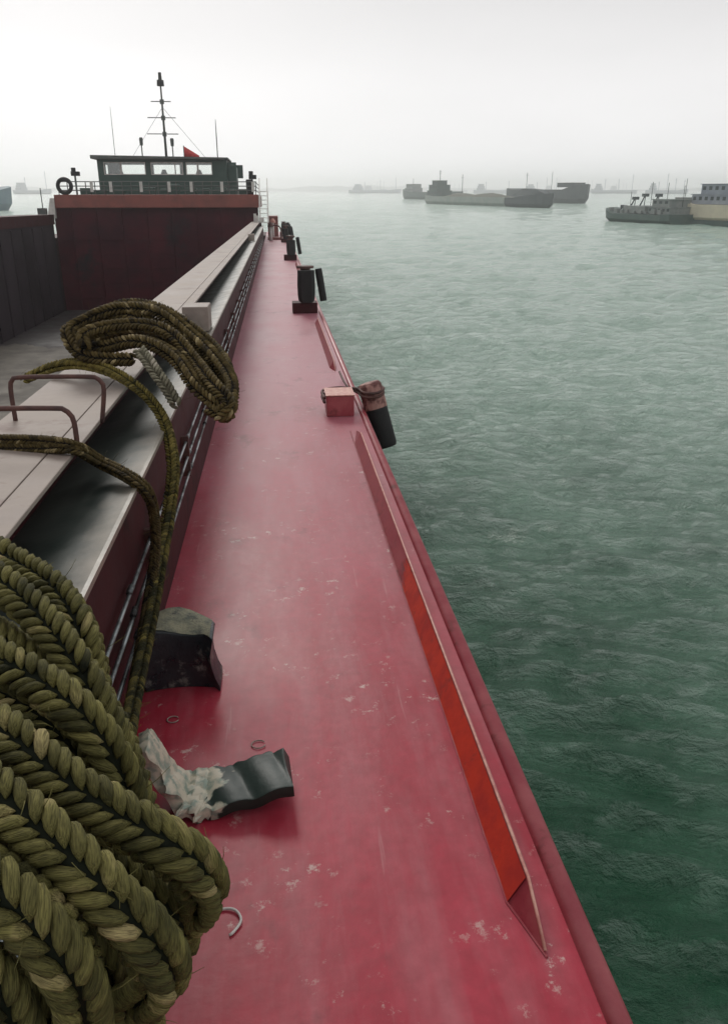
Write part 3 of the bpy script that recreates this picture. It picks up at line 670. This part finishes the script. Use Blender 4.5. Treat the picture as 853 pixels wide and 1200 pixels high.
coil = [
 [(150,420,5.1),(118,418,5.15),(92,410,5.2),(83,394,5.25),(94,380,5.35),(126,369,5.4),(160,365,5.4),(194,373,5.3),(224,394,5.15),(248,421,5.0),(266,450,4.85),(273,470,4.75),(262,486,4.7),(246,478,4.75)],
 [(96,406,5.1),(100,392,5.15),(130,383,5.2),(168,384,5.2),(200,397,5.1),(226,420,4.95),(248,447,4.8),(264,472,4.65),(256,488,4.65)],
 [(90,398,5.4),(108,383,5.45),(142,373,5.45),(180,378,5.4),(212,394,5.25),(240,420,5.1),(262,448,4.95)],
 [(98,408,5.45),(125,396,5.4),(165,393,5.35),(205,409,5.2),(235,436,5.0),(256,464,4.85)],  # strand added to darken the shaded gap below the upper arcs
 [(86,416,5.25),(120,406,5.2),(165,404,5.1),(205,424,4.95),(232,450,4.8),(254,476,4.72)],
 [(110,372,5.7),(150,362,5.7),(190,366,5.6),(226,388,5.4),(254,418,5.2),(270,446,5.0)],
]
rope_obj('rope_coil', [[q_ + Vector((random.uniform(-.03, .03), random.uniform(-.03, .03), random.uniform(-.015, .03))) for q_ in D(p)] for p in coil], .054, M['brope'], 'brown olive rope coil slung over the coaming, bights hanging towards the deck', lod=0, seed=6)
yr = D([(30,444,5.4),(62,430,5.35),(92,426,5.25),(122,432,5.1),(150,446,4.98),(176,468,4.9),(194,498,4.85)]) + [onX(203, 545, -.65), onX(198, 600, -.66), onX(189, 650, -.67), onX(178, 715, -.68), onX(166, 775, -.68), onX(154, 835, -.66), onX(146, 890, -.62)]
rope_obj('hanging_rope', [yr], .041, M['yrope'], 'yellowish plaited rope crossing the coaming and running down beside the pipes', lod=1, seed=8, low_shade=.65)
def kp(off):
    return D([(-60,518+off,3.85),(0,519+off,3.8),(45,520+off,3.75),(88,524+off*.5,3.7)]) + [onZ(118, 541+off*.4, ZL+.07), onZ(148, 556+off*.4, ZL+.05), onX(172, 575+off*.6, -.67), onX(181, 605, -.66), onX(182, 650, -.68), onX(175, 700, -.70), onX(165, 760, -.70), onX(156, 815, -.69)]
rope_obj('twin_rope', [kp(-4), kp(6)], .030, M['brope'], 'doubled dark brown rope passing under the steel rung and sagging over the ledge', lod=0, seed=9, low_shade=.4)
rope_obj('rope_end', [D([(165,412,4.95),(173,422,4.9),(184,438,4.85),(196,455,4.82),(206,472,4.8)])], .05, M['grope'], 'short pale grey rope end poking out under the coil on the coaming', lod=0, seed=10)

for o in SHIPTOP: o.matrix_world = TILT @ Matrix.Translation(o.location)

# ------------------------------------------------------------------ the sea
def sea_material():
    m = bpy.data.materials.new('sea_water'); m.use_nodes = True; t = m.node_tree; L = t.links; b = t.nodes['Principled BSDF']
    tc = N(t, 'ShaderNodeTexCoord')
    def noise(s, d, st=(1,1,1), r=.55, dist=0):
        mp = N(t, 'ShaderNodeMapping'); mp.inputs['Scale'].default_value = st; mp.inputs['Rotation'].default_value = (0, 0, R_(12)); L.new(tc.outputs['Object'], mp.inputs[0])
        n = N(t, 'ShaderNodeTexNoise'); n.inputs['Scale'].default_value = s; n.inputs['Detail'].default_value = d; n.inputs['Roughness'].default_value = r; n.inputs['Distortion'].default_value = dist
        L.new(mp.outputs[0], n.inputs[0]); return n.outputs[0]
    a = noise(.35, 5); r = N(t, 'ShaderNodeMapRange'); r.inputs[1].default_value = .35; r.inputs[2].default_value = .65; L.new(a, r.inputs[0])
    c = N(t, 'ShaderNodeMixRGB'); c.inputs[1].default_value = (.010, .080, .038, 1); c.inputs[2].default_value = (.060, .175, .105, 1); L.new(r.outputs[0], c.inputs[0])
    L.new(c.outputs[0], b.inputs['Base Color'])
    b.inputs['Roughness'].default_value = .10; b.inputs['IOR'].default_value = 1.5
    h1 = noise(2.3, 9, (.95, 1.15, 1), .62, .35); h2 = noise(8, 6, (.8, 1.2, 1), .65, .5)
    def ridged(s, st, dist, off=0):
        mp = N(t, 'ShaderNodeMapping'); mp.inputs['Scale'].default_value = st; mp.inputs['Rotation'].default_value = (0, 0, R_(-8)); mp.inputs['Location'].default_value = (off, off, 0); L.new(tc.outputs['Object'], mp.inputs[0])
        n = N(t, 'ShaderNodeTexNoise', noise_type='RIDGED_MULTIFRACTAL'); n.inputs['Scale'].default_value = s; n.inputs['Detail'].default_value = 5; n.inputs['Roughness'].default_value = .5; n.inputs['Distortion'].default_value = dist
        L.new(mp.outputs[0], n.inputs[0]); return n.outputs[0]
    rg = ridged(1.7, (.9, 1.25, 1), .25)
    rs_ = N(t, 'ShaderNodeMath', operation='MULTIPLY_ADD'); L.new(rg, rs_.inputs[0]); rs_.inputs[1].default_value = .11; L.new(h1, rs_.inputs[2]); h1 = rs_.outputs[0]
    fm = ridged(.7, (1, 1.2, 1), .8, 7); fr2 = N(t, 'ShaderNodeMapRange'); fr2.inputs[1].default_value = 1.6; fr2.inputs[2].default_value = 2.8; fr2.inputs[4].default_value = .5; L.new(fm, fr2.inputs[0])
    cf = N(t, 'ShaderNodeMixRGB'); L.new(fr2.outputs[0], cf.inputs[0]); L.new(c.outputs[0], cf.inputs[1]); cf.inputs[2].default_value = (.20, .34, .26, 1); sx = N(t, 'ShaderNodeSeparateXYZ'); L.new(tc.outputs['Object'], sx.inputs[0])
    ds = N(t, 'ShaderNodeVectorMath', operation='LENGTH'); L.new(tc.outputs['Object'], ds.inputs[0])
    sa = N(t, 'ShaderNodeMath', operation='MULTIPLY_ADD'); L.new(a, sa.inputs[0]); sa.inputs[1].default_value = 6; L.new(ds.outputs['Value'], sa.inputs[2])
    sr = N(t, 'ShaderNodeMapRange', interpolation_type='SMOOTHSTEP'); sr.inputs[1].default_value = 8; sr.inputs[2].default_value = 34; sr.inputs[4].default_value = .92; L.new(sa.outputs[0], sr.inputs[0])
    shade_to_sheen = N(t, 'ShaderNodeMixRGB'); L.new(sr.outputs[0], shade_to_sheen.inputs[0]); L.new(cf.outputs[0], shade_to_sheen.inputs[1]); shade_to_sheen.inputs[2].default_value = (.40, .56, .47, 1)  # darkness by the hull and sheen farther out painted into the water colour
    L.new(shade_to_sheen.outputs[0], b.inputs['Base Color'])
    ad = N(t, 'ShaderNodeMath', operation='MULTIPLY_ADD'); L.new(h2, ad.inputs[0]); ad.inputs[1].default_value = .25; L.new(h1, ad.inputs[2])
    bp = N(t, 'ShaderNodeBump'); bp.inputs['Strength'].default_value = 1.0; bp.inputs['Distance'].default_value = .5
    L.new(ad.outputs[0], bp.inputs['Height']); L.new(bp.outputs[0], b.inputs['Normal'])
    return m
def waves(X, Y, dist):
    rs = np.random.RandomState(2); Z = np.zeros_like(X)
    for i in range(46):
        lam = .55*1.085**i; k = 2*math.pi/lam; th = R_(95)+rs.normal(0, .8); amp = .0105*lam**.32
        fade = np.clip(1.6 - dist/(lam*55), 0, 1)
        u = X+.5*np.sin(Y*.31+i); v = Y+.5*np.sin(X*.27+i*2)
        ph = k*(u*math.cos(th)+v*math.sin(th))+rs.uniform(0, 6.28)
        Z += fade*amp*(1-2*np.abs(np.sin(ph/2)))*.7 + fade*amp*.5*np.cos(ph)
    return Z
na = 520; rad = [.6]
while rad[-1] < 3900: rad.append(rad[-1]*1.0105 + .015)
rad = np.array(rad); ang = np.radians(np.concatenate([np.linspace(-62, 90, na), np.linspace(95, 293, 34)]))
Rr, Aa = np.meshgrid(rad, ang, indexing='ij'); X = Rr*np.sin(Aa); Y = Rr*np.cos(Aa)
Z = waves(X, Y, Rr); Z[Rr > 600] = 0
nr, nn = Rr.shape
vs = np.stack([X, Y, Z], -1).reshape(-1, 3)
idx = np.arange(nr*nn).reshape(nr, nn); nxt = np.roll(idx, -1, axis=1)
fs = np.stack([idx[:-1], nxt[:-1], nxt[1:], idx[1:]], -1).reshape(-1, 4)
cen = vs[fs].mean(axis=1); fs = fs[~((cen[:, 0] > -15.9) & (cen[:, 0] < .88) & (cen[:, 1] > Y0+.15) & (cen[:, 1] < YS-.3))]
me = bpy.data.meshes.new('sea'); nv = len(vs); nf = len(fs)
me.vertices.add(nv); me.vertices.foreach_set('co', vs.ravel())
loops = fs.ravel(); me.loops.add(len(loops)); me.loops.foreach_set('vertex_index', loops)
me.polygons.add(nf); me.polygons.foreach_set('loop_start', np.arange(nf)*4)
me.update(); me.validate(); me.polygons.foreach_set('use_smooth', [True]*len(me.polygons))
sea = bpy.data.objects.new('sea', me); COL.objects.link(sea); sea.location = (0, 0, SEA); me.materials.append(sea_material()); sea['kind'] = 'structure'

# ------------------------------------------------------------------ other vessels
M['sh_dark'] = mat('hull_dark', (.02, .035, .04), (.03, .05, .05), .5, .6, .7, 0)
M['sh_pale'] = mat('hull_pale_green', (.22, .27, .24), (.30, .32, .29), .3, .6, .7, 0)
M['sh_green'] = mat('hull_green', (.04, .08, .07), (.07, .10, .085), .5, .6, .7, 0)
M['sh_cream'] = mat('hull_cream', (.62, .56, .42), (.52, .47, .36), .3, .6, .7, 0)
M['sh_blue'] = mat('hull_blue', (.06, .13, .17), (.09, .17, .2), .5, .6, .7, 0)
M['sh_house'] = mat('house_grey', (.16, .19, .18), (.24, .25, .24), .5, .6, .7, 0)
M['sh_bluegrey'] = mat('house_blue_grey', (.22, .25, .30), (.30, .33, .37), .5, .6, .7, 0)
M['sand'] = mat('sand_cargo', (.10, .10, .07), (.07, .08, .055), .6, .9, .9, 0)
def ship(name, pa, pb, beam, hh, mhull, label, bow_at_b=True, sheer=1.4, bowm=None, group=None, cat='ship'):
    a, b = onSea(*pa), onSea(*pb); dv = b-a; Lg = dv.length
    e = empty(name, tuple(a)); e.rotation_euler = (0, 0, math.atan2(dv.y, dv.x)); tag(e, label, cat, group)
    def sec(t):
        s = t if bow_at_b else 1-t
        if s > .8: w_ = beam/2*math.sqrt(max(0, 1-((s-.8)/.2)**2))*.97+.03*beam/2; z = hh*(1+(sheer-1)*((s-.8)/.2)**.8)
        elif s < .08: w_ = beam/2*(.8+2.5*s); z = hh*1.1
        else: w_ = beam/2; z = hh
        rake = 2.0*(s > .8)*((s-.8)/.2)
        x = t*Lg; dx = rake if bow_at_b else -rake
        return [(x-dx, -w_*.7, -.6), (x, -w_, hh*.35), (x+dx*.3, -w_, z), (x+dx*.3, w_, z), (x, w_, hh*.35), (x-dx, w_*.7, -.6)]
    ts = [0, .04, .08, .14] + list(np.linspace(.2, .8, 9)) + [.86, .9, .94, .97, 1.0] if bow_at_b else [0, .03, .06, .1, .14] + list(np.linspace(.2, .8, 9)) + [.86, .92, .96, 1.0]
    if bowm:
        cut = .74; t1 = [t for t in ts if t < cut]+[cut]; t2 = [cut+.002]+[t for t in ts if t > cut+.01]
        MB().loft([sec(t) for t in t1]).build('hull', mhull, e); MB().loft([sec(t) for t in t2]).build('bow', bowm, e)
    else: MB().loft([sec(t) for t in ts]).build('hull', mhull, e)
    return e, Lg
def house(e, x0, x1, w_, z0, z1, m, decks=2, name='deckhouse'):
    h = (z1-z0)/decks; q = MB()
    for i in range(decks):
        k = i*.12*(x1-x0); q.box(x0+k, x1-k, -w_/2+.2*i, w_/2-.2*i, z0+i*h, z0+(i+1)*h-.1); q.box(x0+k-.25, x1-k+.25, -w_/2+.2*i-.2, w_/2-.2*i+.2, z0+(i+1)*h-.1, z0+(i+1)*h)
    o = q.build(name, m, e)
    for i in range(decks):
        k = i*.12*(x1-x0); n = max(2, int((x1-x0-2*k)/1.4)); stp = (x1-x0-2*k)/n
        for j in range(n):
            xx = x0+k+stp*(j+.25); MB().box(xx, xx+stp*.5, -w_/2+.2*i-.03, -w_/2+.2*i-.004, z0+i*h+h*.4, z0+i*h+h*.75).build('window', M['sh_dark'], o)
def post(e, x, y, z0, z1, r=.12, name='mast', arms=0, m=None):
    q = MB(); q.tube([(x, y, z0), (x, y, z1)], r, 6)
    for i in range(arms): z = z1-(z1-z0)*(.15+.2*i); q.tube([(x-1.3+.3*i, y, z), (x+1.3-.3*i, y, z)], r*.5, 5)
    q.build(name, m or M['sh_dark'], e)
# middle barge
e, Lg = ship('bulk_barge', (506, 238.5), (646, 243.5), 9, 3.2, M['sh_pale'], 'long loaded barge with pale hull, dark bow and stern house, in the middle distance', bowm=M['sh_dark'], sheer=1.5, cat='barge')
house(e, 2, 13, 7, 3.2, 8.0, M['sh_green'], 2); house(e, 5, 10, 5, 8.0, 9.8, M['sh_green'], 1, 'bridge')
post(e, 8, 0, 9.8, 14, arms=2); post(e, 30, 0, 3, 12, .1, 'foremast', 1)
q = MB(); vs = []; fs = []; n = 22
random.seed(12)
for i in range(n+1):
    for j in range(7):
        t = i/n; s = j/6; vs.append((15+(Lg*.74-16)*t, -3.6+7.2*s, 3.1+math.sin(math.pi*s)*(.9+.7*abs(math.sin(t*math.pi*2.2)))*min(1, t*6, (1-t)*6)+random.uniform(-.1, .1)))
for i in range(n):
    for j in range(6): fs.append((i*7+j, (i+1)*7+j, (i+1)*7+j+1, i*7+j+1))
q.add(vs, fs); q.build('sand_cargo', M['sand'], e, smooth=True)
q = MB(); q.loft([[(Lg*.78, -3, 4), (Lg*.78, 3, 4), (Lg*.78, 3, 4.2), (Lg*.78, -3, 4.2)], [(Lg*.83, -3, 4), (Lg*.83, 3, 4), (Lg*.83, 2, 6.4), (Lg*.83, -2, 6.4)], [(Lg*.92, -2, 4), (Lg*.92, 2, 4), (Lg*.92, 1.5, 6.0), (Lg*.92, -1.5, 6.0)], [(Lg*.97, -1, 4), (Lg*.97, 1, 4), (Lg*.97, 1, 4.4), (Lg*.97, -1, 4.4)]]); q.build('tarpaulin_mound', M['sh_dark'], e)
# vessel behind it, left
e, Lg = ship('coaster', (474, 233), (536, 234.5), 9, 4.5, M['sh_green'], 'smaller faded coaster just left of and behind the long loaded barge', bow_at_b=False)
house(e, 8, 21, 7, 4.5, 9.5, M['sh_house'], 2); post(e, 14, 0, 9.5, 13); post(e, 4, 0, 4.5, 8)
# vessel behind it, right
e, Lg = ship('cargo_ship', (600, 236.5), (686, 238.5), 10, 6.0, M['sh_dark'], 'dark high sided ship showing past the right end of the long loaded barge')
house(e, Lg*.7, Lg*.9, 7, 7.0, 9.0, M['sh_dark'], 1); post(e, Lg*.55, 0, 6, 14, .1); post(e, Lg*.2, 0, 6, 14, .12, arms=1)
# right: work boat with derricks
e, Lg = ship('work_barge', (719, 257.5), (800, 262.5), 8, 1.5, M['sh_green'], 'low dark work barge with slanting derricks, left of the cream hulled barge', bow_at_b=False, sheer=1.7, cat='barge')
random.seed(21)
MB().box(Lg*.30, Lg*.62, -2.6, 2.6, 1.6, 3.0).build('deckhouse', M['sh_house'], e, bevel=.1)
house(e, Lg*.66, Lg*.96, 5, 1.6, 4.3, M['sh_house'], 2)
for i, (x, dx, z) in enumerate(((.12, 2.0, 3.0), (.26, 2.6, 4.6), (.40, 2.6, 5.2), (.58, 2.8, 5.2))):
    q = MB(); x0 = Lg*x; q.tube([(x0, -1, 1.6), (x0+dx, -1, z)], .14, 6); q.tube([(x0+dx*.9, -1, 1.6), (x0+dx, -1, z)], .08, 6); q.box(x0+dx-.7, x0+dx+.6, -1.4, -.6, z-.5, z+.05); q.build('derrick', M['sh_dark'], e)
for x in (.2, .5, .72, .93): post(e, Lg*x, .5, 1.6, random.uniform(5, 8.5), .05)
for i in range(9): x = Lg*(.1+.09*i); MB().box(x, x+random.uniform(.5, 1.2), -3, -2.2, 1.6, 1.6+random.uniform(.4, 1.1)).build('crate', M['sh_house'], e)
# right: cream barge
e, Lg = ship('cream_barge', (793, 260), (1010, 270), 10, 3.4, M['sh_cream'], 'cream hulled barge cut by the right edge of the picture, blue grey house on top', bow_at_b=False, sheer=1.25, cat='barge')
q = MB(); q.box(.2, Lg-.5, -5.08, 5.08, -.3, .75); q.build('boot_top', M['sh_green'], e)
house(e, 6.5, 22, 7, 3.45, 7.0, M['sh_bluegrey'], 2)
MB().box(1.5, 6.2, -2.8, 2.8, 3.45, 4.6).build('hatch', M['sh_house'], e); post(e, 12, 0, 7.6, 10.5, .08, arms=1); post(e, 1.2, 0, 3.4, 8.0, .05)
# left: blue bow
e, Lg = ship('blue_ship', (-130, 250), (13, 246), 9, 5.6, M['sh_blue'], 'blue grey hull at the left edge beyond the hold', bow_at_b=True, sheer=1.25)
house(e, Lg*.5, Lg*.75, 7, 5.6, 8.2, M['sh_blue'], 1); post(e, Lg*.88, 0, 6.5, 10.0, .2)
# far anchored ships, all but lost in the haze
FAR = [(410, 470, 226.3, 'far ship at anchor in haze, just right of the wheelhouse barge', 3), (556, 600, 226.5, 'far hazy ship showing above the long loaded barge', 2), (612, 668, 226.2, 'far hazy ship with tall masts above the dark bow', 4), (692, 745, 226.6, 'far hazy ship above the open water left of the work barge', 3), (756, 805, 227, 'far hazy ship with derrick masts above the work barge', 4), (20, 60, 227.5, 'far hazy ship between the blue hull and the wheelhouse', 2)]
random.seed(31)
FAR += [(428, 452, 225.2, 'tiny hazy ship left of the far ships at anchor', 3), (520, 545, 225.0, 'tiny hazy ship just above the long barge stern house', 4), (640, 655, 225.1, 'tiny hazy ship above the dark high sided hull', 3), (675, 700, 225.3, 'tiny hazy ship right of the dark high sided hull', 4), (715, 735, 225.0, 'tiny hazy ship above the work barge bow', 4)]
for x0, x1, yy, lb, nm in FAR:
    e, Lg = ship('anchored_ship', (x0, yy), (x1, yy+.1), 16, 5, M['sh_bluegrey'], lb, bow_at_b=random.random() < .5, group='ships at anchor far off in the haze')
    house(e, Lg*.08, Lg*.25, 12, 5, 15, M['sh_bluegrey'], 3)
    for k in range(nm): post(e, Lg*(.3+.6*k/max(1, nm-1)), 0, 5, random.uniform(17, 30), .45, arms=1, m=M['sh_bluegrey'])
# low far shore
b = MB(); random.seed(40); xs = np.linspace(-2600, 3300, 150); pr = [(x, max(3, 12+9*math.sin(x*.004)+random.uniform(-4, 5))) for x in xs]
vs = []; 
for x, z in pr: yy = math.sqrt(max(1, 3500**2-x*x)) if abs(x) < 3300 else 1100; vs += [(x, yy, -2), (x, yy, z*.9), (x, yy+120, z*.6), (x, yy+120, -2)]
b.add(vs, [tuple([4*i+k, 4*i+(k+1)%4, 4*i+4+(k+1)%4, 4*i+4+k]) for i in range(len(pr)-1) for k in range(4)])
o = b.build('far_shore', M['sh_green']); o.location = (0, 0, SEA); o['kind'] = 'structure'

# ------------------------------------------------------------------ haze
hz = MB().box(-4200, 4200, -4200, 4200, SEA-1.0, SEA+42)
mh = bpy.data.materials.new('haze'); mh.use_nodes = True; t = mh.node_tree; t.nodes.clear()
o_ = N(t, 'ShaderNodeOutputMaterial'); pv = N(t, 'ShaderNodeVolumePrincipled'); pv.inputs['Color'].default_value = (1, 1, 1, 1); pv.inputs['Density'].default_value = .0007; pv.inputs['Anisotropy'].default_value = .82
t.links.new(pv.outputs[0], o_.inputs['Volume'])
ho = hz.build('haze', mh); ho['kind'] = 'stuff'
